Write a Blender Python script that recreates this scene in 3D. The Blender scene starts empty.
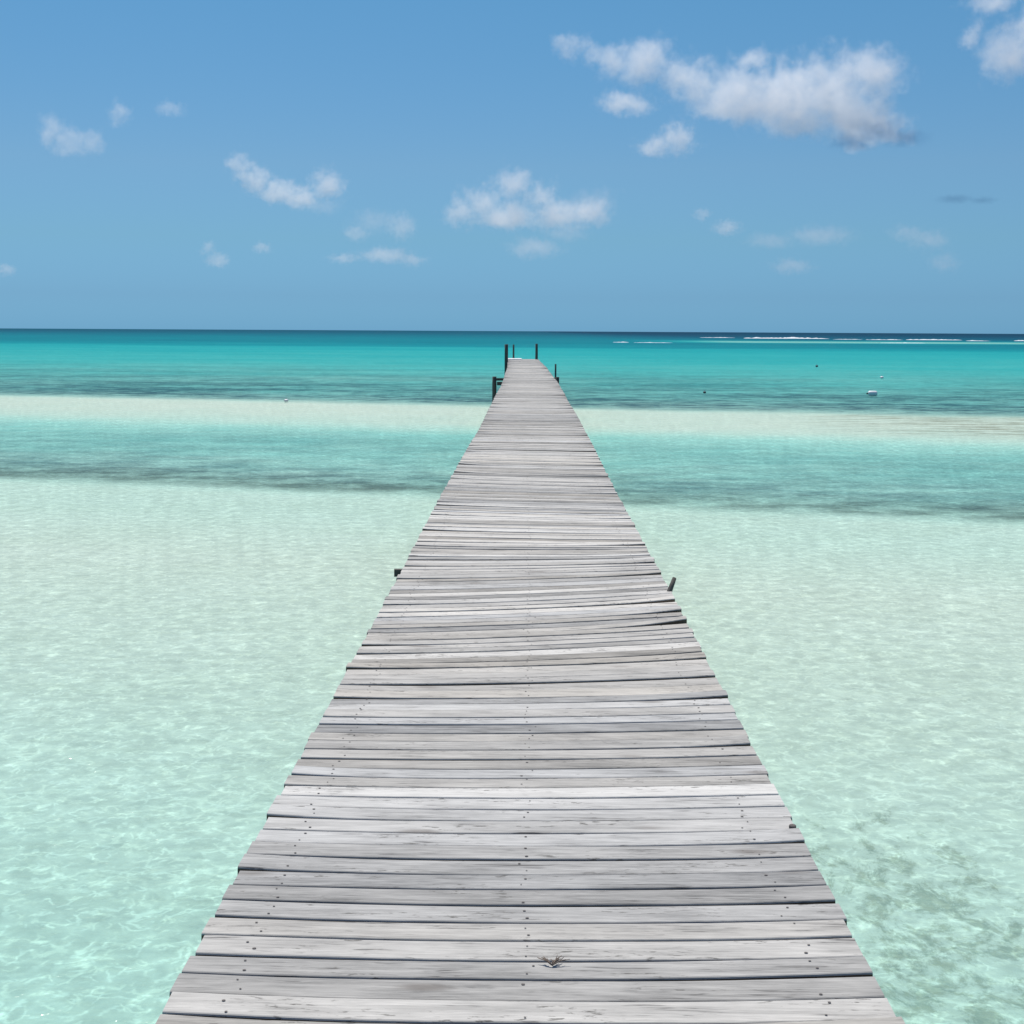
import bpy, math, random
import numpy as np
from mathutils import Matrix, Vector, noise as mnoise

random.seed(11)
rng = np.random.default_rng(5)
sc = bpy.context.scene
COL = sc.collection

# ------------------------------------------------------------------ camera
F = 1356.0            # focal length in pixels of a 1024 px frame
HOR = 331.0           # horizon row at the middle of the frame
DECK_Z = 0.95         # top of the planks above the water
EYE = 1.77            # eye above the planks
H = DECK_Z + EYE
YAW = math.radians(0.82)     # camera turned slightly left of the pier axis
ROLL = math.radians(0.31)
cam_d = bpy.data.cameras.new('camera')
cam = bpy.data.objects.new('camera', cam_d)
COL.objects.link(cam)
cam_d.sensor_width = 36.0
cam_d.lens = F / 1024 * 36.0
cam_d.shift_y = (HOR - 512) / 1024
cam_d.clip_start = 0.05
cam_d.clip_end = 200000
Rm = Matrix.Rotation(YAW, 4, 'Z') @ Matrix.Rotation(math.pi / 2, 4, 'X') @ Matrix.Rotation(ROLL, 4, 'Z')
cam.matrix_world = Matrix.Translation((0, 0, H)) @ Rm
sc.camera = cam
R3 = Rm.to_3x3()

def ray(px, py):
    return R3 @ Vector(((px - 512) / F, -(py - HOR) / F, -1.0))

def at_z(px, py, z=0.0):
    d = ray(px, py)
    k = (z - H) / d.z
    return Vector((0, 0, H)) + d * k

def at_dist(px, py, dist):
    d = ray(px, py)
    return Vector((0, 0, H)) + d * (dist / d.length)

# ------------------------------------------------------------------ helpers
def setp(o, label=None, cat=None, group=None, kind=None):
    if label: o['label'] = label
    if cat: o['category'] = cat
    if group: o['group'] = group
    if kind: o['kind'] = kind
    return o

def empty(name, loc, label, cat, group=None):
    o = bpy.data.objects.new(name, None)
    o.empty_display_size = 0.2
    COL.objects.link(o)
    o.location = loc
    return setp(o, label, cat, group)

def link_mesh(name, verts, faces, mat, parent=None, smooth=False, loc=None, mats=None, midx=None):
    me = bpy.data.meshes.new(name)
    me.from_pydata([tuple(v) for v in verts], [], faces)
    for m in (mats or [mat]):
        me.materials.append(m)
    if midx is not None:
        me.polygons.foreach_set('material_index', midx)
    if smooth:
        me.polygons.foreach_set('use_smooth', [True] * len(me.polygons))
    me.update()
    o = bpy.data.objects.new(name, me)
    COL.objects.link(o)
    if parent is not None:
        o.parent = parent
    if loc is not None:
        o.location = loc
    return o

class MB:
    def __init__(s): s.v = []; s.f = []
    def box(s, c, half, rot=None, taper=1.0, bev=0.0):
        n = len(s.v)
        for z in (-1, 1):
            for x, y in ((-1, -1), (1, -1), (1, 1), (-1, 1)):
                p = Vector((x * half[0], y * half[1], z * half[2]))
                if z > 0: p.x *= taper; p.y *= taper
                if rot: p = rot @ p
                s.v.append(Vector(c) + p)
        for q in ((0, 3, 2, 1), (4, 5, 6, 7), (0, 1, 5, 4), (1, 2, 6, 5), (2, 3, 7, 6), (3, 0, 4, 7)):
            s.f.append([n + i for i in q])
        return s
    def tube(s, pts, radii, seg=10, jitter=0.0, cap=True):
        n0 = len(s.v); m = len(pts)
        for i, p in enumerate(pts):
            a = pts[max(i - 1, 0)]; b = pts[min(i + 1, m - 1)]
            t = (Vector(b) - Vector(a)).normalized()
            u = t.cross(Vector((0.3, 1, 0.1))).normalized(); w = t.cross(u)
            for k in range(seg):
                an = 2 * math.pi * k / seg
                r = radii[i] * (1 + jitter * (random.random() - .5))
                s.v.append(Vector(p) + (u * math.cos(an) + w * math.sin(an)) * r)
        for i in range(m - 1):
            for k in range(seg):
                k2 = (k + 1) % seg
                s.f.append([n0 + i * seg + k, n0 + i * seg + k2, n0 + (i + 1) * seg + k2, n0 + (i + 1) * seg + k])
        if cap:
            s.f.append([n0 + k for k in range(seg)][::-1])
            s.f.append([n0 + (m - 1) * seg + k for k in range(seg)])
        return s
    def lathe(s, prof, seg=20):
        n0 = len(s.v)
        for r, z in prof:
            for k in range(seg):
                an = 2 * math.pi * k / seg
                s.v.append(Vector((r * math.cos(an), r * math.sin(an), z)))
        for i in range(len(prof) - 1):
            for k in range(seg):
                k2 = (k + 1) % seg
                s.f.append([n0 + i * seg + k, n0 + i * seg + k2, n0 + (i + 1) * seg + k2, n0 + (i + 1) * seg + k])
        return s
    def build(s, name, mat, parent=None, smooth=False, loc=None):
        return link_mesh(name, s.v, s.f, mat, parent, smooth, loc)

class NT:
    """small wrapper for building node trees"""
    def __init__(s, name, world=None):
        if world is None:
            s.m = bpy.data.materials.new(name); s.m.use_nodes = True; s.t = s.m.node_tree
        else:
            s.m = world; s.t = world.node_tree
        s.t.nodes.clear()
    def n(s, typ, **kw):
        nd = s.t.nodes.new(typ)
        for k, v in kw.items():
            if k.startswith('_'): setattr(nd, k[1:], v)
        for k, v in kw.items():
            if k.startswith('_'): continue
            key = int(k[1:]) if k[0] == 'i' and k[1:].isdigit() else k.replace('__', ' ')
            s.put(nd.inputs[key], v)
        return nd
    def put(s, inp, v):
        if isinstance(v, bpy.types.NodeSocket): s.t.links.new(v, inp)
        elif isinstance(v, bpy.types.Node): s.t.links.new(v.outputs[0], inp)
        else: inp.default_value = v
    def math(s, op, a, b=None, c=None, clamp=False):
        nd = s.t.nodes.new('ShaderNodeMath'); nd.operation = op; nd.use_clamp = clamp
        for i, v in enumerate((a, b, c)):
            if v is not None: s.put(nd.inputs[i], v)
        return nd.outputs[0]
    def vmath(s, op, a, b=None):
        nd = s.t.nodes.new('ShaderNodeVectorMath'); nd.operation = op
        for i, v in enumerate((a, b)):
            if v is not None: s.put(nd.inputs[i], v)
        return nd.outputs[1] if op in ('LENGTH', 'DISTANCE', 'DOT_PRODUCT') else nd.outputs[0]
    def noise(s, vec, scale=1, detail=3, rough=.5, dist=0.0):
        nd = s.n('ShaderNodeTexNoise'); s.put(nd.inputs['Vector'], vec)
        nd.inputs['Scale'].default_value = scale; nd.inputs['Detail'].default_value = detail
        nd.inputs['Roughness'].default_value = rough; nd.inputs['Distortion'].default_value = dist
        return nd.outputs[0]
    def maprange(s, v, a, b, c=0.0, d=1.0, smooth=True):
        nd = s.n('ShaderNodeMapRange'); nd.clamp = True
        if smooth: nd.interpolation_type = 'SMOOTHSTEP'
        s.put(nd.inputs[0], v)
        for i, x in zip((1, 2, 3, 4), (a, b, c, d)): s.put(nd.inputs[i], x)
        return nd.outputs[0]
    def ramp(s, v, stops, interp='LINEAR'):
        nd = s.n('ShaderNodeValToRGB'); s.put(nd.inputs[0], v)
        cr = nd.color_ramp; cr.interpolation = interp
        while len(cr.elements) < len(stops): cr.elements.new(0.5)
        for e, (p, c) in zip(cr.elements, stops):
            e.position = p
            e.color = (c, c, c, 1) if not isinstance(c, (tuple, list)) else (*c, 1)
        return nd.outputs[0]
    def mix(s, fac, a, b, mode='MIX'):
        nd = s.n('ShaderNodeMix'); nd.data_type = 'RGBA'; nd.blend_type = mode
        s.put(nd.inputs[0], fac); s.put(nd.inputs[6], a); s.put(nd.inputs[7], b)
        return nd.outputs[2]
    def combine(s, x, y, z):
        nd = s.n('ShaderNodeCombineXYZ')
        for i, v in enumerate((x, y, z)): s.put(nd.inputs[i], v)
        return nd.outputs[0]
    def scale(s, vec, sx, sy, sz):
        return s.vmath('MULTIPLY', vec, s.combine(sx, sy, sz))
    def out(s, surf=None, vol=None):
        o = s.n('ShaderNodeOutputMaterial')
        if surf is not None: s.put(o.inputs['Surface'], surf)
        if vol is not None: s.put(o.inputs['Volume'], vol)
        return s.m
    def bump(s, h, strength=.5, dist=.01):
        nd = s.n('ShaderNodeBump'); s.put(nd.inputs['Height'], h)
        nd.inputs['Strength'].default_value = strength; nd.inputs['Distance'].default_value = dist
        return nd.outputs[0]

def c4(r, g, b): return (r, g, b, 1)

# ------------------------------------------------------------------ light and sky
SUN_EL, SUN_AZ = math.radians(66), math.radians(-20)    # azimuth measured from +Y (view), negative = left
wd = bpy.data.worlds.new('World'); sc.world = wd; wd.use_nodes = True
w = NT('', wd)
sky = w.n('ShaderNodeTexSky'); sky.sky_type = 'NISHITA'; sky.sun_disc = False
sky.sun_elevation = SUN_EL; sky.sun_rotation = SUN_AZ
sky.air_density = 1.0; sky.dust_density = 0.3; sky.ozone_density = 3.0
geo = w.n('ShaderNodeTexCoord')
sepw = w.n('ShaderNodeSeparateXYZ'); w.put(sepw.inputs[0], geo.outputs['Generated'])
# colour grade of the sky with height: the photograph's air is a clean even blue down to the horizon
tint = w.ramp(w.math('MULTIPLY', sepw.outputs[2], 2.0, clamp=True),
              [(0.0, (.235, .60, 1.24)), (.05, (.26, .54, 1.0)), (.134, (.35, .605, .85)), (.24, (.45, .67, .83)), (.474, (.445, .774, .89)), (1.0, (.8, .9, 1.0))])
skyc = w.mix(1.0, sky.outputs[0], tint, 'MULTIPLY')
bg = w.n('ShaderNodeBackground'); w.put(bg.inputs[0], skyc); bg.inputs[1].default_value = 0.1
wo = w.n('ShaderNodeOutputWorld'); w.put(wo.inputs[0], bg.outputs[0])

sl = bpy.data.lights.new('sun', 'SUN'); sl.energy = 4.6; sl.angle = math.radians(0.5); sl.color = (1.0, 0.95, 0.88)
so = bpy.data.objects.new('sun', sl); COL.objects.link(so)
sd = Vector((math.sin(SUN_AZ) * math.cos(SUN_EL), math.cos(SUN_AZ) * math.cos(SUN_EL), math.sin(SUN_EL)))
so.rotation_euler = sd.to_track_quat('Z', 'Y').to_euler()

sc.view_settings.view_transform = 'Standard'
sc.view_settings.look = 'None'
sc.view_settings.exposure = 0.0
sc.view_settings.gamma = 1.0
sc.cycles.use_denoising = True
sc.cycles.max_bounces = 12
sc.cycles.volume_bounces = 6
sc.cycles.transparent_max_bounces = 16
sc.cycles.volume_step_rate = 0.4
sc.cycles.sample_clamp_indirect = 6.0
sc.cycles.caustics_reflective = False

# ------------------------------------------------------------------ sea: profile of the bottom from the shore outwards
LN = math.log(20000.0)
SK = 0.27                                   # bars run slightly aslant to the pier
# distance along the profile, optical depth of the water (m), cover of seagrass
PROFILE = [
    (1.0, .95, 0), (5.0, .80, 0), (7.5, .60, 0), (10.5, 0.42, 0), (15, 0.34, 0), (19, 0.50, 0), (21.8, 0.52, .0),
    (22.15, .80, .66), (23.4, .95, .60), (25.5, 1.1, .42), (32, 1.3, .26), (35.2, 1.15, .10), (37, .9, 0), (39.0, .45, 0),
    (44, .32, 0), (49.3, .36, .0), (50.0, 1.1, .70), (56, 1.5, .64), (66, 1.9, .52), (85, 2.4, .36),
    (105, 3.2, .16), (130, 3.9, .06), (170, 4.7, 0), (210, 5.4, 0), (235, 8.0, .08), (300, 10, .12), (420, 10, .10),
    (700, 13, .1), (1200, 16, .15), (2500, 18, .2), (20000, 17, .2)]
PS = np.log([p[0] for p in PROFILE]); PD = np.array([p[1] for p in PROFILE]); PG = np.array([p[2] for p in PROFILE])

def profile_nodes(t, bed=False):
    """shared by the water and the bottom, so both follow the same bars"""
    tc = t.n('ShaderNodeNewGeometry')
    P = tc.outputs['Position']
    if bed:   # the bottom lies below the surface: slide it so the bars stay under their own shallow water
        sz = t.n('ShaderNodeSeparateXYZ'); t.put(sz.inputs[0], P)
        k = t.math('DIVIDE', H, t.math('SUBTRACT', H, sz.outputs[2]))
        P = t.vmath('MULTIPLY', P, t.combine(k, k, 1.0))
    sp = t.n('ShaderNodeSeparateXYZ'); t.put(sp.inputs[0], P)
    flat = t.combine(sp.outputs[0], sp.outputs[1], 0.0)
    s = t.math('ADD', sp.outputs[1], t.math('MULTIPLY', sp.outputs[0], SK))
    # wandering edges, at three sizes
    n1 = t.noise(t.scale(flat, .045, .03, 1), 1, 2)
    n2 = t.noise(t.scale(flat, .35, .5, 1), 1, 4, .6)
    n3 = t.noise(t.scale(flat, .006, .02, 1), 1, 4, .6)
    s = t.math('ADD', s, t.math('MULTIPLY', t.math('SUBTRACT', n1, .5), 3.6))
    s = t.math('ADD', s, t.math('MULTIPLY', t.math('SUBTRACT', n2, .5), 1.0))
    far = t.maprange(s, 55, 220, 0, 1)
    s = t.math('ADD', s, t.math('MULTIPLY', far, t.math('MULTIPLY', t.math('SUBTRACT', n3, .5), t.math('MULTIPLY', s, .5))))
    s = t.math('MAXIMUM', s, 1.0)
    u = t.math('DIVIDE', t.math('LOGARITHM', s, math.e), LN)
    v = t.ramp(u, [(min(1, max(0, a / LN)), math.sqrt(d / 25.0)) for a, d in zip(PS, PD)])
    depth = t.math('MULTIPLY', t.math('MULTIPLY', v, v), 25.0)
    grass = t.ramp(u, [(min(1, max(0, a / LN)), float(g)) for a, g in zip(PS, PG)])
    n4 = t.noise(t.scale(flat, .03, .11, 1), 1, 5, .65)
    n5 = t.noise(t.scale(flat, .4, .9, 1), 1, 4, .65)
    v4 = t.math('ADD', t.math('MULTIPLY', t.math('SUBTRACT', n4, .5), 1.1), t.math('MULTIPLY', t.math('SUBTRACT', n5, .5), .9))
    depth = t.math('MULTIPLY', depth, t.math('ADD', 1.0, t.math('MULTIPLY', v4, t.maprange(s, 20, 26))))
    # a pale shoal far out on the right, before the reef
    y = sp.outputs[1]; x = sp.outputs[0]
    shoal = t.math('MULTIPLY', t.maprange(y, 340, 365), t.maprange(y, 450, 420))
    shoal = t.math('MULTIPLY', shoal, t.maprange(x, 24, 60))
    depth = t.math('MULTIPLY', depth, t.math('SUBTRACT', 1.0, t.math('MULTIPLY', shoal, .85)))
    outer = t.math('MULTIPLY', t.maprange(y, 430, 600), t.maprange(x, 10, 120))      # deeper outside the reef on the right
    depth = t.math('MULTIPLY', depth, t.math('ADD', 1.0, t.math('MULTIPLY', outer, .4)))
    return flat, sp, s, depth, grass, x, y

def bed_material():
    t = NT('sand_bottom')
    flat, sp, s, depth, grass, x, y = profile_nodes(t, True)
    blot = t.noise(t.scale(flat, .5, .7, 1), 1, 5, .6)
    fine = t.noise(flat, 6, 4, .6)
    sand = t.mix(blot, c4(.56, .575, .46), c4(.66, .665, .56))
    sand = t.mix(t.math('MULTIPLY', t.maprange(fine, .45, .75), .25), sand, c4(.47, .48, .37))
    # seagrass meadow: streaky clumps, cover given by the profile
    g1 = t.noise(t.scale(flat, .9, 1.3, 1), 1, 6, .7)
    g2 = t.noise(t.scale(flat, .08, .2, 1), 1, 3, .6)
    gm = t.math('ADD', t.math('MULTIPLY', g1, .6), t.math('MULTIPLY', g2, .4))
    cover = t.math('MULTIPLY', grass, t.maprange(gm, .36, .62, .45, 1.55), clamp=True)
    # thin dry-looking weed on the bar out to the right
    bar = t.math('MULTIPLY', t.maprange(x, 6.5, 13), t.math('MULTIPLY', t.maprange(s, 38, 41), t.maprange(s, 50, 47)))
    wisp = t.noise(t.scale(flat, .5, 2.0, 1), 1, 6, .7)
    bw = t.math('MULTIPLY', bar, t.maprange(wisp, .45, .58, 0, .85))
    # weed and stones beside the near right edge of the pier
    d1 = t.vmath('LENGTH', t.vmath('MULTIPLY', t.vmath('SUBTRACT', flat, (1.85, 6.1, 0)), (1 / .82, 1 / 2.2, 0)))
    near = t.maprange(d1, 1.15, .1)
    nw = t.noise(t.scale(flat, 5.2, 3.9, 1), 1, 7, .74, .5)
    nf = t.noise(t.scale(flat, 16, 12, 1), 1, 4, .7)
    nw = t.math('ADD', nw, t.math('MULTIPLY', t.math('SUBTRACT', nf, .5), .22))
    near = t.math('MULTIPLY', t.maprange(t.math('ADD', nw, t.math('MULTIPLY', near, .17)), .60, .74), t.math('MINIMUM', t.math('MULTIPLY', near, 1.5), .50))
    gc = t.mix(fine, c4(.045, .068, .080), c4(.105, .125, .130))
    gc = t.mix(t.math('MULTIPLY', t.maprange(s, 25, 22), .7), gc, c4(.135, .125, .085))
    sand = t.mix(t.maprange(s, 60, 150), sand, c4(.50, .515, .43))
    colr = t.mix(cover, sand, gc)
    colr = t.mix(bw, colr, c4(.30, .27, .19))
    colr = t.mix(near, colr, t.mix(t.maprange(nf, .4, .6), c4(.085, .12, .07), c4(.22, .22, .13)))
    rip = t.noise(t.scale(flat, 4, 9, 1), 1, 3, .55, .4)
    b = t.n('ShaderNodeBsdfDiffuse'); t.put(b.inputs[0], colr)
    t.put(b.inputs['Normal'], t.bump(rip, .25, .03))
    return t.out(b.outputs[0])

def water_material():
    t = NT('clear_sea_water')
    flat, sp, s, depth, grass, x, y = profile_nodes(t)
    # absorption of clear sea water, passed once by the light going down and once by the view coming up
    ch = []
    for k in (.350, .052, .033):
        ch.append(t.math('EXPONENT', t.math('MULTIPLY', depth, -k)))
    # caustic net of sunlight painted into the water's transparency colour, strongest close to
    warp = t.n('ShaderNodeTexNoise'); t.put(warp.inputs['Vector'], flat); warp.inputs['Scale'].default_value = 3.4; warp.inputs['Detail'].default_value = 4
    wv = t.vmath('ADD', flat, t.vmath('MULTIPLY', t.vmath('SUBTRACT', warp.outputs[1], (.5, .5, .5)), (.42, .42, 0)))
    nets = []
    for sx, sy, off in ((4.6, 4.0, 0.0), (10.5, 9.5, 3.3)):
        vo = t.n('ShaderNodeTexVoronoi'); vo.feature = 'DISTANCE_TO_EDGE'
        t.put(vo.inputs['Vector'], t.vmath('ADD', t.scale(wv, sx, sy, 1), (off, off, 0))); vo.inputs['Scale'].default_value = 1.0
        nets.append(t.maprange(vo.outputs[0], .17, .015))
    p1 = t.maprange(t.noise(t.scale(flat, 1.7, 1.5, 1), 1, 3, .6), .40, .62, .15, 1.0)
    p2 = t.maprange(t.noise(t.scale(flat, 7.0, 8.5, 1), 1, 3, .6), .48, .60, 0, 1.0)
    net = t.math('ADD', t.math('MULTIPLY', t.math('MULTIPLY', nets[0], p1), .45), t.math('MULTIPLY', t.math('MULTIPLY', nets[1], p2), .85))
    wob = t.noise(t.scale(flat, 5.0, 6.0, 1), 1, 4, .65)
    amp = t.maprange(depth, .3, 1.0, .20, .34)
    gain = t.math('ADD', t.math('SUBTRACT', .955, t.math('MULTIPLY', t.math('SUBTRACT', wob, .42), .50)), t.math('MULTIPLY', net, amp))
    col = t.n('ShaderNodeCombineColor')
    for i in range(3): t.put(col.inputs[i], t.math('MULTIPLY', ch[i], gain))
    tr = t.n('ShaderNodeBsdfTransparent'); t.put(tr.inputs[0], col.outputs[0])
    # ripples
    r1 = t.noise(t.scale(flat, 2.4, 3.2, 1), 1, 4, .6, .5)
    r2 = t.noise(t.scale(flat, 9.5, 8.5, 1), 1, 3, .6, .4)
    r3 = t.noise(t.scale(flat, .35, .9, 1), 1, 3, .6)
    hgt = t.math('ADD', t.math('ADD', t.math('MULTIPLY', r1, .05), t.math('MULTIPLY', r2, .034)), t.math('MULTIPLY', r3, .12))
    nrm = t.bump(hgt, .55, 1.0)
    gl = t.n('ShaderNodeBsdfGlossy'); gl.inputs['Roughness'].default_value = .14
    gl.inputs[0].default_value = (1, 1, 1, 1); t.put(gl.inputs['Normal'], nrm)
    fr = t.n('ShaderNodeFresnel'); fr.inputs['IOR'].default_value = 1.33; t.put(fr.inputs['Normal'], nrm)
    fac = t.math('MINIMUM', t.math('MULTIPLY', fr.outputs[0], 1.0), .088)
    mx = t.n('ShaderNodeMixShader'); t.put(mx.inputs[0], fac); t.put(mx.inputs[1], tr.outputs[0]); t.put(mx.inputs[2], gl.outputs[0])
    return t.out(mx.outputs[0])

def fan_grid(name, mat, zfun):
    ys = [-30, -22, -15, -10, -6, -3, -1]
    y = 0.0
    while y < 30000:
        ys.append(y); y += max(.35, abs(y) * .028)
    ys = np.array(ys + [30000.0]); us = np.linspace(-1, 1, 121); us = us * (.4 + .6 * us * us)
    U, Y = np.meshgrid(us, ys)
    X = U * (45 + 1.6 * np.abs(Y))
    Z = zfun(X, Y)
    V = np.stack([X, Y, Z], -1).reshape(-1, 3)
    nr, nc = X.shape
    idx = np.arange(nr * nc).reshape(nr, nc)
    Fq = np.stack([idx[:-1, :-1], idx[:-1, 1:], idx[1:, 1:], idx[1:, :-1]], -1).reshape(-1, 4)
    me = bpy.data.meshes.new(name)
    me.from_pydata(V.tolist(), [], Fq.tolist()); me.materials.append(mat)
    me.polygons.foreach_set('use_smooth', [True] * len(me.polygons)); me.update()
    o = bpy.data.objects.new(name, me); COL.objects.link(o); o['kind'] = 'structure'
    return o

def bed_z(X, Y):
    s = np.maximum(Y + SK * X, 1.0)
    d = np.interp(np.log(s), PS, PD)
    nearb = np.clip((18 - s) / 11, 0, 1); nearb = nearb * nearb * (3 - 2 * nearb)
    return -(0.045 + .055 * np.tanh(d / 1.2) + .24 * nearb) + nearb * .012 * np.sin(X * .9 + .4 * np.sin(Y * .5)) * np.sin(Y * .7)

seabed = fan_grid('seabed', bed_material(), bed_z)
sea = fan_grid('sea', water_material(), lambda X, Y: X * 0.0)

# ------------------------------------------------------------------ wood
def wood_material(name, dark=(.13, .131, .13), light=(.635, .632, .61), planks=True, along='X'):
    t = NT(name)
    tc = t.n('ShaderNodeTexCoord'); O = tc.outputs['Object']
    if planks:
        at = t.n('ShaderNodeAttribute'); at.attribute_name = 'plank'
        sep = t.n('ShaderNodeSeparateColor'); t.put(sep.inputs[0], at.outputs['Color'])
        tone, seed, warm = sep.outputs[0], sep.outputs[1], sep.outputs[2]
        P = t.vmath('ADD', O, t.combine(t.math('MULTIPLY', seed, 37.0), t.math('MULTIPLY', seed, 11.0), t.math('MULTIPLY', seed, 53.0)))
    else:
        P = O; tone = .5; warm = .4
    def st(a, b): return {'X': (a, b, b), 'Y': (b, a, b), 'Z': (b, b, a)}[along]
    g1 = t.noise(t.scale(P, *st(1.9, 46)), 1, 6, .68, .5)      # broad grain
    g2 = t.noise(t.scale(P, *st(9, 190)), 1, 4, .7)             # fine grain
    bl = t.noise(t.scale(P, *st(2.6, 9)), 1, 4, .65)            # weather blotches
    ck = t.noise(t.scale(P, *st(4.2, 95)), 1, 3, .6, .6)        # checks and splits
    v = t.math('ADD', t.math('MULTIPLY', g1, .36), t.math('ADD', t.math('MULTIPLY', g2, .32), t.math('MULTIPLY', bl, .32)))
    v = t.maprange(v, .37, .61, 0, 1, smooth=False)
    v = t.math('ADD', t.math('MULTIPLY', v, .54), t.math('MULTIPLY', t.math('SUBTRACT', tone, .05), .58))
    col = t.mix(v, c4(*dark), c4(*light))
    col = t.mix(t.math('MULTIPLY', warm, .8), col, t.mix(1.0, col, c4(1.0, .93, .83), 'MULTIPLY'))
    crack = t.math('MULTIPLY', t.maprange(ck, .585, .66), t.maprange(bl, .53, .40))
    col = t.mix(t.math('MULTIPLY', crack, .75), col, c4(.075, .07, .068))
    pit = t.math('MULTIPLY', t.maprange(t.noise(t.scale(P, *st(22, 90)), 1, 3, .6), .56, .66), t.maprange(t.noise(t.scale(P, *st(2.2, 14)), 1, 3, .6), .50, .62))
    col = t.mix(t.math('MULTIPLY', pit, .85), col, c4(.10, .095, .085))
    # a few knots and ring stains
    kv = t.n('ShaderNodeTexVoronoi'); t.put(kv.inputs['Vector'], t.scale(P, *st(1.5, 5))); kv.inputs['Scale'].default_value = 1.0
    knot = t.math('MULTIPLY', t.maprange(kv.outputs[0], .16, .05), .55)
    col = t.mix(knot, col, c4(.14, .12, .105))
    bs = t.n('ShaderNodeBsdfPrincipled'); t.put(bs.inputs['Base Color'], col)
    bs.inputs['Roughness'].default_value = .85; bs.inputs['Specular IOR Level'].default_value = .2
    hh = t.math('SUBTRACT', t.math('ADD', t.math('MULTIPLY', g2, .5), t.math('MULTIPLY', g1, .6)), t.math('MULTIPLY', crack, .6))
    t.put(bs.inputs['Normal'], t.bump(hh, .6, .003))
    return t.out(bs.outputs[0])

def plain(name, col, rough=.7, metal=0.0, var=.3, scale=8):
    t = NT(name); tc = t.n('ShaderNodeTexCoord')
    n = t.noise(tc.outputs['Object'], scale, 4, .6)
    a = tuple(x * (1 - var) for x in col); b = tuple(min(1, x * (1 + var)) for x in col)
    bs = t.n('ShaderNodeBsdfPrincipled'); t.put(bs.inputs['Base Color'], t.mix(n, c4(*a), c4(*b)))
    bs.inputs['Roughness'].default_value = rough; bs.inputs['Metallic'].default_value = metal
    t.put(bs.inputs['Normal'], t.bump(n, .3, .01))
    return t.out(bs.outputs[0])

M_deck = wood_material('weathered_plank_wood')
M_side = wood_material('painted_shade_plank_side_wood', (.045, .035, .026), (.17, .135, .10))  # side colour darkened and browned to paint in the shade of the gaps
M_beam = wood_material('weathered_beam_wood', (.06, .06, .058), (.20, .195, .19), planks=False, along='X')
M_string = wood_material('weathered_stringer_wood', (.06, .06, .058), (.22, .215, .21), planks=False, along='Y')
M_pile = wood_material('wet_pile_wood', (.045, .046, .045), (.13, .125, .115), planks=False, along='Z')
M_nail = plain('rusty_nail', (.13, .115, .105), .85, 0, .5, 60)
M_white = plain('white_paint', (.78, .78, .77), .5, 0, .06, 5)
M_pale = plain('faded_white_plastic', (.80, .80, .80), .45, 0, .08, 9)
M_dark = plain('dark_rubber', (.035, .04, .045), .6, 0, .3, 9)
M_weed = plain('brown_weed', (.17, .13, .10), .8, 0, .35, 40)
M_foam = plain('sea_foam', (.70, .73, .75), .9, 0, .12, .6)

# ------------------------------------------------------------------ pier
HALF = .95
Y0, Y1 = -1.4, 85.7
def xc(y):
    return -(1.75e-4 * (y - 30) ** 2 if y > 30 else 0.0) + .012 * math.sin(y * .31) * min(1, max(0, (y - 4) / 10))
SKEW_Y = [-2, 3.5, 5, 6.5, 7.6, 8.6, 9.6, 10.3, 11.6, 14, 17, 22, 30, 40, 90]
SKEW_V = [0, .012, .03, .085, .20, .25, .22, .12, -.06, -.15, -.2, -.12, -.05, 0, 0]
def skew(y): return float(np.interp(y, SKEW_Y, SKEW_V))
def bow(y): return float(np.interp(y, [-2, 3, 6, 9, 12, 20], [-.035, -.035, -.04, -.06, -.03, 0]))

pier = empty('pier', (0, Y0, 0), 'long narrow weathered grey plank pier running straight out over shallow turquoise sea', 'pier')

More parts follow.
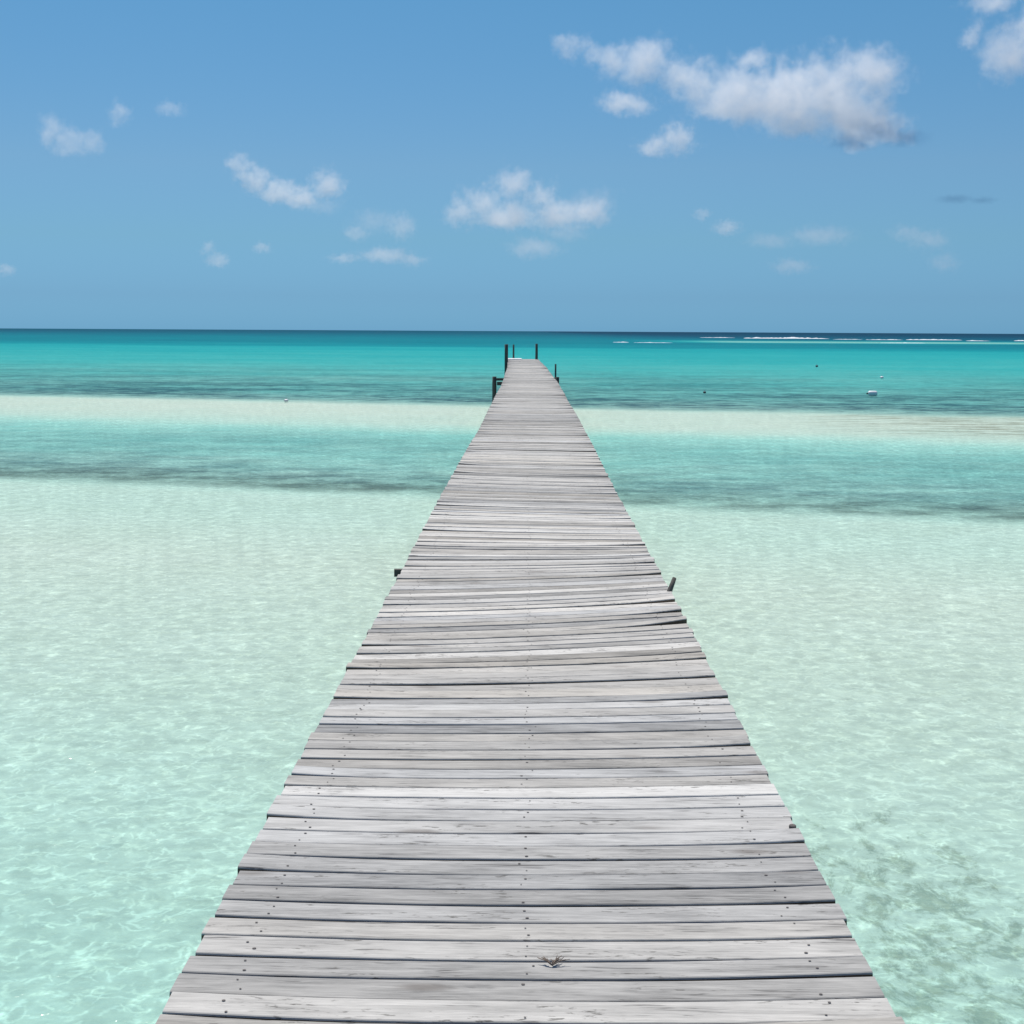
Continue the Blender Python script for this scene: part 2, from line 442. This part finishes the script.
V, FC, MI, AT = [], [], [], []
edges = [Y0]
while edges[-1] < Y1:
    y = edges[-1]
    p = .1195 if y < 5.2 else random.choice((.112, .118, .122, .13, .104, .142, .12))
    edges.append(y + p * random.uniform(.97, 1.03))
NSEG = 14
low = lambda y, k: mnoise.noise(Vector((y * k, 3.1, 7.7)))
nail_list = []
lift = {}
for i in range(len(edges) - 1):
    ym = edges[i]
    if 7.95 < ym < 8.07: lift[i] = (.008, .016)
    if 8.30 < ym < 8.42: lift[i] = (.008, .010)
    if 6.45 < ym < 6.57: lift[i] = (.006, .006)
def yline(i, x):
    y = edges[i]
    return y + skew(y) * x + bow(y) * (1 - (x / HALF) ** 2)
for i in range(len(edges) - 1):
    ya = edges[i]; th = .036
    gap = random.choice((.0055, .007, .008, .009, .0105)) if random.random() < .9 else random.uniform(.012, .018)
    if ya > 6: gap *= 1.5
    gl_, gr_ = random.uniform(-.004, .005), random.uniform(-.004, .006)
    el = random.uniform(-.006, .006); er = random.uniform(-.006, .007)
    if random.random() < .05: el -= random.uniform(.004, .014)
    if random.random() < .05: er += random.uniform(.004, .014)
    dz = random.gauss(0, .0015); tilt = random.gauss(0, .003); roll = random.gauss(0, .012)
    warpL = max(0, random.gauss(0, .006)); warpR = max(0, random.gauss(0, .007))
    ph = random.uniform(0, 6.28)
    lf = lift.get(i)
    tone = min(1, max(0, .55 + random.gauss(0, .25) + .3 * low(ya, .9) + .25 * low(ya, .17)))
    if random.random() < .09: tone = max(0, tone - .35)
    if 10.25 < ya < 13: tone = min(1, tone + .14)
    if 9.3 < ya < 10.25: tone = max(0, tone - .18)
    seed = random.random(); warm = min(1, max(0, .35 + random.gauss(0, .22) + (.18 if ya > 6.8 else 0)))
    n0 = len(V)
    xa, xb = -HALF + el, HALF + .006 + er
    for k in range(NSEG + 1):
        u = k / NSEG; xl = xa + (xb - xa) * u
        yf = yline(i, xl) + .0015 * math.sin(7 * xl + ph) + gap / 2 + (gl_ * (1 - u) + gr_ * u)
        yb = yline(i + 1, xl) + .0015 * math.sin(6 * xl + ph + 1) - gap / 2
        e = abs(2 * u - 1)
        z = DECK_Z + dz + tilt * (xl / HALF) * .5 + (warpL if u < .5 else warpR) * e ** 4
        if lf:
            q = max(0, (u - .45) / .55)
            z += lf[0] * q * q; yf += lf[1] * q * q
        if ya > 20: z += .01 * math.sin(ya * .7)
        X = xc(ya) + xl
        bv = .0045
        hw = (yb - yf) / 2
        # rounded-over box section: 8 points
        zt_f = z - roll * hw; zt_b = z + roll * hw
        sec = [(yf, zt_f - th), (yf, zt_f - bv * 1.4), (yf + bv * .35, zt_f - bv * .5), (yf + bv, zt_f),
               (yb - bv, zt_b), (yb - bv * .35, zt_b - bv * .5), (yb, zt_b - bv * 1.4), (yb, zt_b - th)]
        jx = random.uniform(-.003, .003) if k in (0, NSEG) else 0
        for (yy, zz) in sec:
            V.append((X + jx, yy - Y0, zz))
            AT.append((tone, seed, warm, 1))
    for k in range(NSEG):
        a = n0 + k * 8; b = a + 8
        for j in range(8):
            j2 = (j + 1) % 8
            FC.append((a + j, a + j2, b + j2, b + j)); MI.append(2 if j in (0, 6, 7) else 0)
    FC.append(tuple(n0 + j for j in range(8))[::-1]); MI.append(0)
    FC.append(tuple(n0 + NSEG * 8 + j for j in range(8))); MI.append(0)
    # nails: two per bearing at the three stringers
    if -1 < ya < 17:
        for bx in (-.79, -.01, .79):
            for q in (.24, .72):
                if random.random() < .25: continue
                x = bx + random.gauss(0, .013)
                yf, yb = yline(i, x), yline(i + 1, x)
                if lf and x > .5: continue
                y = yf + (yb - yf) * (q + random.gauss(0, .05))
                r = random.uniform(.0026, .0046)
                zz = DECK_Z + dz + tilt * (x / HALF) * .5 + roll * (y - (yf + yb) / 2) + .0022 + (warpL if x < 0 else warpR) * (abs(x) / HALF) ** 4
                m0 = len(V)
                for a_ in range(7):
                    an = 6.283 * a_ / 7
                    V.append((xc(ya) + x + r * math.cos(an) * random.uniform(1, 1.5), y - Y0 + r * math.sin(an), zz)); AT.append((.2, seed, 1, 1))
                V.append((xc(ya) + x, y - Y0, zz + .0012)); AT.append((.2, seed, 1, 1))
                for a_ in range(7):
                    FC.append((m0 + a_, m0 + (a_ + 1) % 7, m0 + 7)); MI.append(1)
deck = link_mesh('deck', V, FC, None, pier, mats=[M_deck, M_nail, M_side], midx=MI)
ca = deck.data.color_attributes.new('plank', 'FLOAT_COLOR', 'POINT')
ca.data.foreach_set('color', np.array(AT, dtype=np.float32).ravel())

# stringers (bent with the pier), under the planks
for sx in (-.80, 0.0, .80):
    vv, ff = [], []
    ys = np.arange(Y0 + .02, Y1 - .05, 2.0).tolist() + [Y1 - .05]
    for y in ys:
        for (dx, zz) in ((-.035, -.175), (.035, -.175), (.035, -.039), (-.035, -.039)):
            vv.append((xc(y) + sx + dx, y - Y0, DECK_Z + zz))
    for k in range(len(ys) - 1):
        for j in range(4):
            j2 = (j + 1) % 4
            ff.append((k * 4 + j, k * 4 + j2, k * 4 + 4 + j2, k * 4 + 4 + j))
    ff.append((3, 2, 1, 0)); m = (len(ys) - 1) * 4; ff.append((m, m + 1, m + 2, m + 3))
    link_mesh('stringer', vv, ff, M_string, pier)

# cross beams and piles
def part_tube(name, a, b, r0, r1, mat, seg=10):
    pts = [Vector(a).lerp(Vector(b), k / 6) for k in range(7)]
    mb = MB().tube(pts, [r0 + (r1 - r0) * k / 6 for k in range(7)], seg, .12)
    o = mb.build(name, mat, pier, smooth=True)
    return o
bents = [1.2, 5.6, 10.35, 15.2, 19.1, 24.3, 29.4, 34.5, 39.6, 45, 52.0, 57.4, 62.6, 67.7, 73, 79, 84.6]
for y in bents:
    ex = {10.35: (1.0, .97), 52.0: (1.22, 1.06)}.get(y, (.90 + random.uniform(0, .06), .90 + random.uniform(0, .06)))
    if y == 19.1: ex = (1.02, .93)
    zt = DECK_Z - .178
    sk = skew(y) * .5
    mb = MB()
    ang = math.atan(sk)
    mb.box((xc(y) + (ex[1] - ex[0]) / 2, y - Y0, zt - .07), ((ex[0] + ex[1]) / 2, .05, .069), Matrix.Rotation(ang, 3, 'Z'))
    mb.build('cross_beam', M_beam, pier)
    for sx in ((-1, 1) if y != 52.0 else (1,)):
        px_ = sx * (.72 if y != 52.0 else (1.16 if sx < 0 else .98))
        top = zt - .142 if y != 52.0 else DECK_Z - .02
        yy = y - Y0 + px_ * sk + (0 if y != 52.0 else .125)
        part_tube('pile', (xc(y) + px_, yy, -.8), (xc(y) + px_ + random.uniform(-.01, .01), yy, top), .085, .075, M_pile)

# extended beam ends that show beside the planks
mb = MB()
mb.box((-.03, 10.36 - Y0, DECK_Z - .066), (1.005, .028, .026), Matrix.Rotation(math.atan(.10), 3, 'Z'))
mb.build('ledger_beam', M_pile, pier)
mb = MB(); mb.box((xc(52) - .20, 51.93 - Y0, DECK_Z - .088), (1.13, .05, .048)); mb.build('ledger_beam', M_pile, pier)

# posts standing above the deck
def post(px, y, ytop_px, zbot, r, lean=(0, 0)):
    d = ray(px, ytop_px); k = y / d.y
    top = Vector((0, 0, H)) + d * k
    a = (top.x - lean[0], y - Y0 - lean[1], zbot); b = (top.x, y - Y0, top.z)
    part_tube('mooring_post', a, b, r, r * .94, M_pile, 12)
post(506.4, 76.5, 344.3, -.8, .105)
post(513.6, 85.86, 344.5, -.8, .060)
post(536.6, 85.5, 343.8, -.8, .085)
post(555.6, 59.4, 364.0, -.8, .040)
post(557.4, 53.5, 377.0, -.8, .075)
post(494.4, 51.7, 376.6, -.8, .085)
# short split stump leaning out at the right edge
def on_ray(px, py, y):
    d = ray(px, py); return Vector((0, 0, H)) + d * (y / d.y) - Vector((0, Y0, 0))
top = on_ray(674.6, 578, 9.3); low_ = on_ray(669.2, 592, 9.25)
part_tube('pile_stump', low_ + (low_ - top) * 3.0, top, .030, .014, M_pile, 8)
# diagonal brace on the outer left pile
mb = MB(); mb.tube([(xc(52) - 1.14, 52.04 - Y0, .12), (xc(52) - .78, 52.04 - Y0, .74)], [.035, .035], 8); mb.build('brace', M_pile, pier, True)
# bolt head near the right edge
pb = at_z(801, 829, DECK_Z)
mb = MB().lathe([(0.013, 0), (.013, .008), (.010, .011), (0.0005, .012)], 10)
mb.build('bolt_head', M_nail, pier, False, (pb.x - .03, pb.y - Y0, DECK_Z + .004))
# white board across the left part of the pier's end
mb = MB().box((xc(84.6) - .52, 84.4 - Y0, DECK_Z + .035), (.43, 1.25, .02)); mb.build('end_board', M_white, pier)

# ------------------------------------------------------------------ dried sprig caught between planks
ps = at_z(552, 967, DECK_Z)
spr = MB()
random.seed(4)
for k in range(11):
    an = math.radians(random.uniform(15, 165)); ln = random.uniform(.022, .046)
    p0 = Vector((0, 0, .004)); d = Vector((math.cos(an), math.sin(an) * .9, random.uniform(.05, .3)))
    p1 = p0 + d * ln * .5 + Vector((0, 0, .004)); p2 = p0 + d * ln + Vector((random.uniform(-.01, .01), 0, .002))
    spr.tube([p0, p1, p2], [.0022, .0016, .0007], 5)
    for q in range(2):
        d2 = Vector((d.x + random.uniform(-.7, .7), d.y, d.z)).normalized()
        spr.tube([p1, p1 + d2 * ln * .3, p1 + d2 * ln * .45], [.0014, .001, .0005], 4)
sprig = spr.build('dried_sprig', M_weed, None, True, (ps.x, ps.y, DECK_Z + .001))
setp(sprig, 'small dried brown sprig caught in a gap between the nearest planks', 'sprig')

# ------------------------------------------------------------------ buoys
def buoy(px, py, r, mat, label, squash=.75):
    p = at_z(px, py, 0)
    b = empty('mooring_buoy', (p.x, p.y, 0), label, 'buoy', 'small floats beyond the sandbar')
    prof = [(.001, -r * .5)] + [(r * math.cos(a), r * squash * math.sin(a) + r * .15) for a in np.linspace(-1.2, 1.35, 12)] + [(.02 * r, r * squash + r * .15)]
    MB().lathe(prof, 18).build('float', mat, b, True)
    rg = MB(); z0 = r * squash + r * .15
    pts = [Vector((r * .22 * math.cos(a), 0, z0 + r * .16 + r * .22 * math.sin(a))) for a in np.linspace(-1.2, 4.34, 11)]
    rg.tube(pts, [r * .06] * 11, 6).build('eye_ring', M_dark, b, True)
    bd = MB().lathe([(r * 1.0, r * .10), (r * 1.03, r * .13), (r * 1.03, r * .22), (r * 1.0, r * .25)], 18)
    bd.build('waterline_band', M_dark, b, True)
    return b
bb = buoy(872.6, 394.6, .17, M_pale, 'largest white float, lying in the grey-green water beyond the sandbar at right', .8)
# the big float is a long one: a fender lying on its side
for ch in list(bb.children):
    bpy.data.objects.remove(ch, do_unlink=True)
cap = [(.001, -.20), (.05, -.198), (.10, -.18), (.118, -.14), (.12, 0), (.118, .14), (.10, .18), (.05, .198), (.001, .20)]
fl = MB().lathe(cap, 16)
fl.v = [Vector((v.z, v.y, v.x + .05)) for v in fl.v]
fl.build('float', M_pale, bb, True)
en = MB().tube([Vector((-.20, 0, .05)), Vector((-.27, 0, .045))], [.035, .03], 8); en.build('rope_end', M_dark, bb, True)
buoy(881.8, 377.8, .11, M_pale, 'tiny pale round float just behind the largest white float')
buoy(286.2, 401.0, .085, M_pale, 'tiny white float at the far edge of the sandbar, left of the pier')
buoy(704.6, 392.6, .07, M_dark, 'tiny black float alone just beyond the sandbar, right of the pier')
buoy(816.8, 366.3, .11, M_dark, 'tiny black float farthest out on the right')

# ------------------------------------------------------------------ waves breaking on the reef
def breaker(x0, x1, y, hpx, label, seed):
    # row y is where the foam meets the water
    a = at_z(x0, y + (0), 0); b = at_z(x1, y + (x1 - x0) * .0054, 0)
    D = a.length; m = D / F
    L = (b - a).length; n = max(14, int(L / (m * 1.2))); rows = 7
    dirv = (b - a).normalized(); nv = Vector((-dirv.y, dirv.x, 0))
    W = max(3.0, hpx * m * 7)
    vv, ff = [], []
    for i in range(n + 1):
        u = i / n
        env = (math.sin(math.pi * u)) ** .45
        h = hpx * m * env * (.45 + .9 * abs(mnoise.noise(Vector((u * L / (m * 9), seed, 0))))) * (.75 + .5 * mnoise.noise(Vector((u * L / (m * 2.2), seed, 5))) )
        h = max(h, .02)
        off = 2.5 * m * mnoise.noise(Vector((u * L / (m * 30), seed, 9)))
        for j in range(rows):
            q = j / (rows - 1)
            z = h * math.sin(math.pi * min(1, q * 1.0)) ** .8 * (1.15 - .3 * q) + (.0 if 0 < j < rows - 1 else -.05)
            z += h * .25 * mnoise.noise(Vector((u * L / (m * 1.6), q * 3, seed)))if 0 < j < rows - 1 else 0
            p = a + dirv * (L * u) + nv * (W * (q - .3) * (.4 + .6 * env) + off)
            vv.append((p.x - a.x, p.y - a.y, z))
    for i in range(n):
        for j in range(rows - 1):
            k = i * rows + j
            ff.append((k, k + rows, k + rows + 1, k + 1))
    o = link_mesh('breaking_wave', vv, ff, M_foam, None, True, (a.x, a.y, 0))
    return setp(o, label, 'wave', 'white water along the reef on the horizon')
breaker(744, 829, 338.3, 2.0, 'longest bright white breaker on the reef near the horizon right of centre', 1.3)
breaker(613, 629, 342.3, .9, 'short white foam streak nearest the pier among the reef breakers', 2.3)
breaker(634, 672, 342.6, .55, 'thin pale foam streak second from the pier along the reef', 3.3)
breaker(700, 735, 337.6, .6, 'faint foam streak just left of the longest breaker', 8.3)
breaker(833, 862, 339.4, .8, 'faint broken foam just right of the longest breaker', 9.3)
breaker(866, 903, 339.8, 1.0, 'low broken breaker, second to the right of the longest one', 4.3)
breaker(906, 962, 339.9, 1.5, 'second brightest breaker, well right of the longest one', 5.3)
breaker(966, 990, 340.9, .8, 'small faint foam streak close to the right end of the reef', 6.3)
breaker(880, 925, 342.9, .6, 'thin foam streak lying in front of the second brightest breaker', 10.3)
breaker(1014, 1032, 340.9, 1.0, 'foam streak cut by the right edge of the photo', 7.3)

# ------------------------------------------------------------------ clouds: volumes of droplets lit by the sun
def cloud(puffs, dist, dens, label, seed, ragged=1.0, nsc=1.0, albedo=(.995, .995, .995), soak=None):
    m = dist / F
    cx = sum(p[0] for p in puffs) / len(puffs); cy = sum(p[1] for p in puffs) / len(puffs)
    C0 = at_dist(cx, cy, dist)
    fwd = Vector((C0.x, C0.y, 0)).normalized(); right = Vector((fwd.y, -fwd.x, 0))
    loc = []
    rnd = random.Random(int(seed * 100))
    for p in puffs:
        rx, ry = (p[2] * m, (p[3] if len(p) > 3 else p[2]) * m)
        d = at_dist(p[0], p[1], dist) - C0
        d = Vector((d.dot(right), 0, d.z)); d.y = rnd.uniform(-.5, .5) * rx
        loc.append((d, rx, max(rx * .9, ry), ry))
    # hull: voxel union of enlarged puffs
    vv, ff = [], []
    import bmesh
    bm = bmesh.new()
    for d, rx, rd, rz in loc:
        M = Matrix.Translation(d) @ Matrix.Diagonal((rx * 1.55, rd * 1.55, rz * 1.55, 1))
        bmesh.ops.create_icosphere(bm, subdivisions=2, radius=1.0, matrix=M)
    me = bpy.data.meshes.new('cloud'); bm.to_mesh(me); bm.free()
    t = NT('cloud_droplets')
    tc = t.n('ShaderNodeTexCoord'); P = tc.outputs['Object']
    f = None
    wn = t.n('ShaderNodeTexNoise'); t.put(wn.inputs['Vector'], P)
    rmean = sum(l[3] for l in loc) / len(loc)
    wn.inputs['Scale'].default_value = nsc * .8 / rmean; wn.inputs['Detail'].default_value = 5; wn.inputs['Roughness'].default_value = .62
    Pw = t.vmath('ADD', P, t.vmath('MULTIPLY', t.vmath('SUBTRACT', wn.outputs[1], (.5, .5, .5)), (rmean * 2.3 * ragged,) * 3))
    for d, rx, rd, rz in loc:
        q = t.vmath('MULTIPLY', t.vmath('SUBTRACT', Pw, tuple(d)), (1 / rx, 1 / rd, 1 / rz))
        v = t.math('SUBTRACT', 1.0, t.vmath('LENGTH', q))
        f = v if f is None else t.math('MAXIMUM', f, v)
    nz = t.noise(P, nsc * 2.0 / rmean, 7, .68)
    f = t.math('ADD', f, t.math('MULTIPLY', t.math('SUBTRACT', nz, .50), 1.9 * ragged))
    dn = t.math('MULTIPLY', t.maprange(f, .0, .9), dens * .35 / (rmean))
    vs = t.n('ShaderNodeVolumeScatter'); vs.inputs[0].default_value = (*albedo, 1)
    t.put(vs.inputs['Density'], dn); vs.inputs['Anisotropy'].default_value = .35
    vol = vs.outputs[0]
    if soak:      # shade on a cloud, put into its colour by absorption
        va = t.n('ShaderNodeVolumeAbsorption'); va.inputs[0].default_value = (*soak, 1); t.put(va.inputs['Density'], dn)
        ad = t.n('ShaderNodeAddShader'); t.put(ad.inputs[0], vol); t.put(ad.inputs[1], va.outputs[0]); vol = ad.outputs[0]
    mat = t.out(None, vol)
    me.materials.append(mat)
    o = bpy.data.objects.new('cloud', me); COL.objects.link(o)
    o.matrix_world = Matrix.Translation(C0) @ Matrix(((right.x, fwd.x, 0, 0), (right.y, fwd.y, 0, 0), (0, 0, 1, 0), (0, 0, 0, 1)))
    md = o.modifiers.new('hull', 'REMESH'); md.mode = 'VOXEL'; md.voxel_size = max(rmean * .22, 3.0)
    return setp(o, label, 'cloud', 'small fair-weather clouds')

D0 = 4200
cloud([(572, 44, 24, 15), (608, 55, 26, 18), (645, 60, 34, 28), (690, 78, 36, 30), (735, 92, 42, 34), (752, 62, 26, 14), (785, 88, 44, 38),
       (830, 82, 42, 36), (872, 76, 34, 32), (800, 118, 46, 24), (855, 118, 44, 26), (872, 128, 40, 16), (715, 100, 40, 18), (765, 108, 44, 22), (830, 108, 46, 30)], D0, 2.6,
      'largest cloud, a long white bank with a grey underside at upper right', 1.0)
cloud([(622, 105, 30, 12), (638, 108, 20, 10)], D0 * 1.05, 1.2, 'flat little cloud just under the left end of the largest cloud', 2.0)
cloud([(655, 146, 24, 10), (678, 138, 24, 20)], D0 * 1.05, 1.7, 'small puffy cloud below the largest cloud, second of two under it', 3.0)
cloud([(990, 4, 28, 16), (970, 36, 15, 12), (1012, 52, 32, 30), (1034, 30, 30, 28)], D0 * .95, 2.2, 'white cloud cut off by the top right corner', 4.0)
cloud([(462, 212, 22, 18), (482, 200, 24, 22), (512, 185, 26, 22), (542, 196, 22, 18), (505, 215, 42, 16), (560, 216, 36, 18), (590, 212, 26, 16)], D0 * 1.3, 2.0,
      'white puffy cloud above the far end of the pier', 5.0)
cloud([(240, 164, 16, 14), (254, 180, 20, 16), (280, 192, 26, 14), (302, 196, 26, 12), (328, 184, 22, 20)], D0 * 1.2, 1.9,
      'bright double-humped cloud left of the middle', 6.0)
cloud([(50, 130, 14, 18), (70, 142, 22, 16), (92, 140, 16, 16)], D0 * 1.1, 1.2, 'pale cloud at upper left above the empty sea', 7.0)
cloud([(120, 112, 12, 14)], D0 * 1.1, 1.2, 'small round puff right beside the pale upper left cloud', 8.0)
cloud([(170, 107, 17, 9)], D0 * 1.1, .55, 'faint thin wisp right of the small round puff at upper left', 9.0)
cloud([(208, 248, 10, 8), (218, 260, 14, 9)], D0 * 1.5, .9, 'small faint low cloud under the double-humped cloud', 10.0)
cloud([(262, 247, 11, 7)], D0 * 1.5, .8, 'tiny faint puff right of the small low cloud at left', 11.0)
cloud([(355, 233, 16, 9), (345, 258, 22, 6), (385, 256, 34, 9), (402, 226, 18, 18), (412, 260, 20, 7)], D0 * 1.5, .65,
      'thin ragged veil of cloud low between the two puffy white clouds', 12.0)
cloud([(702, 214, 11, 8), (727, 228, 17, 9)], D0 * 1.5, .8, 'pair of small faint puffs low to the right of the pier', 13.0)
cloud([(930, 240, 26, 12), (945, 262, 18, 14), (905, 232, 20, 9)], D0 * 1.6, .4, 'faint veil of cloud low at the right', 14.0)
cloud([(535, 248, 34, 12)], D0 * 1.6, .5, 'faint haze of cloud directly under the cloud above the pier', 15.0)
cloud([(6, 270, 12, 7)], D0 * 1.5, .7, 'tiny low cloud at the left edge of the photo', 16.0)
cloud([(792, 266, 26, 9)], D0 * 1.6, .35, 'very faint low wisp midway between pier and right edge', 17.0)

cloud([(878, 132, 34, 15), (905, 140, 26, 10), (852, 143, 26, 9)], D0 * .97, .95,  # shaded part of the largest cloud, added as its own dark-coloured volume
      'blue-grey rag of cloud coloured as shade under the right end of the largest cloud', 18.0, albedo=(.06, .10, .15), soak=(.30, .48, .64))
cloud([(955, 200, 22, 5), (982, 201, 18, 4)], D0 * 1.2, .30, 'thin flat dark streak of cloud at right between the corner cloud and the sea', 19.0, albedo=(.06, .10, .15), soak=(.3, .42, .55))
cloud([(590, 205, 34, 20), (565, 232, 30, 12)], D0 * 1.4, .38, 'thin veil trailing off the right side of the cloud above the pier', 20.0)
cloud([(320, 205, 30, 9), (375, 222, 30, 16)], D0 * 1.4, .3, 'very thin veil just right of the double-humped cloud', 21.0)
cloud([(820, 236, 40, 12), (770, 240, 30, 9)], D0 * 1.6, .28, 'very thin greyish veil in the sky right of the small puff pair', 22.0)
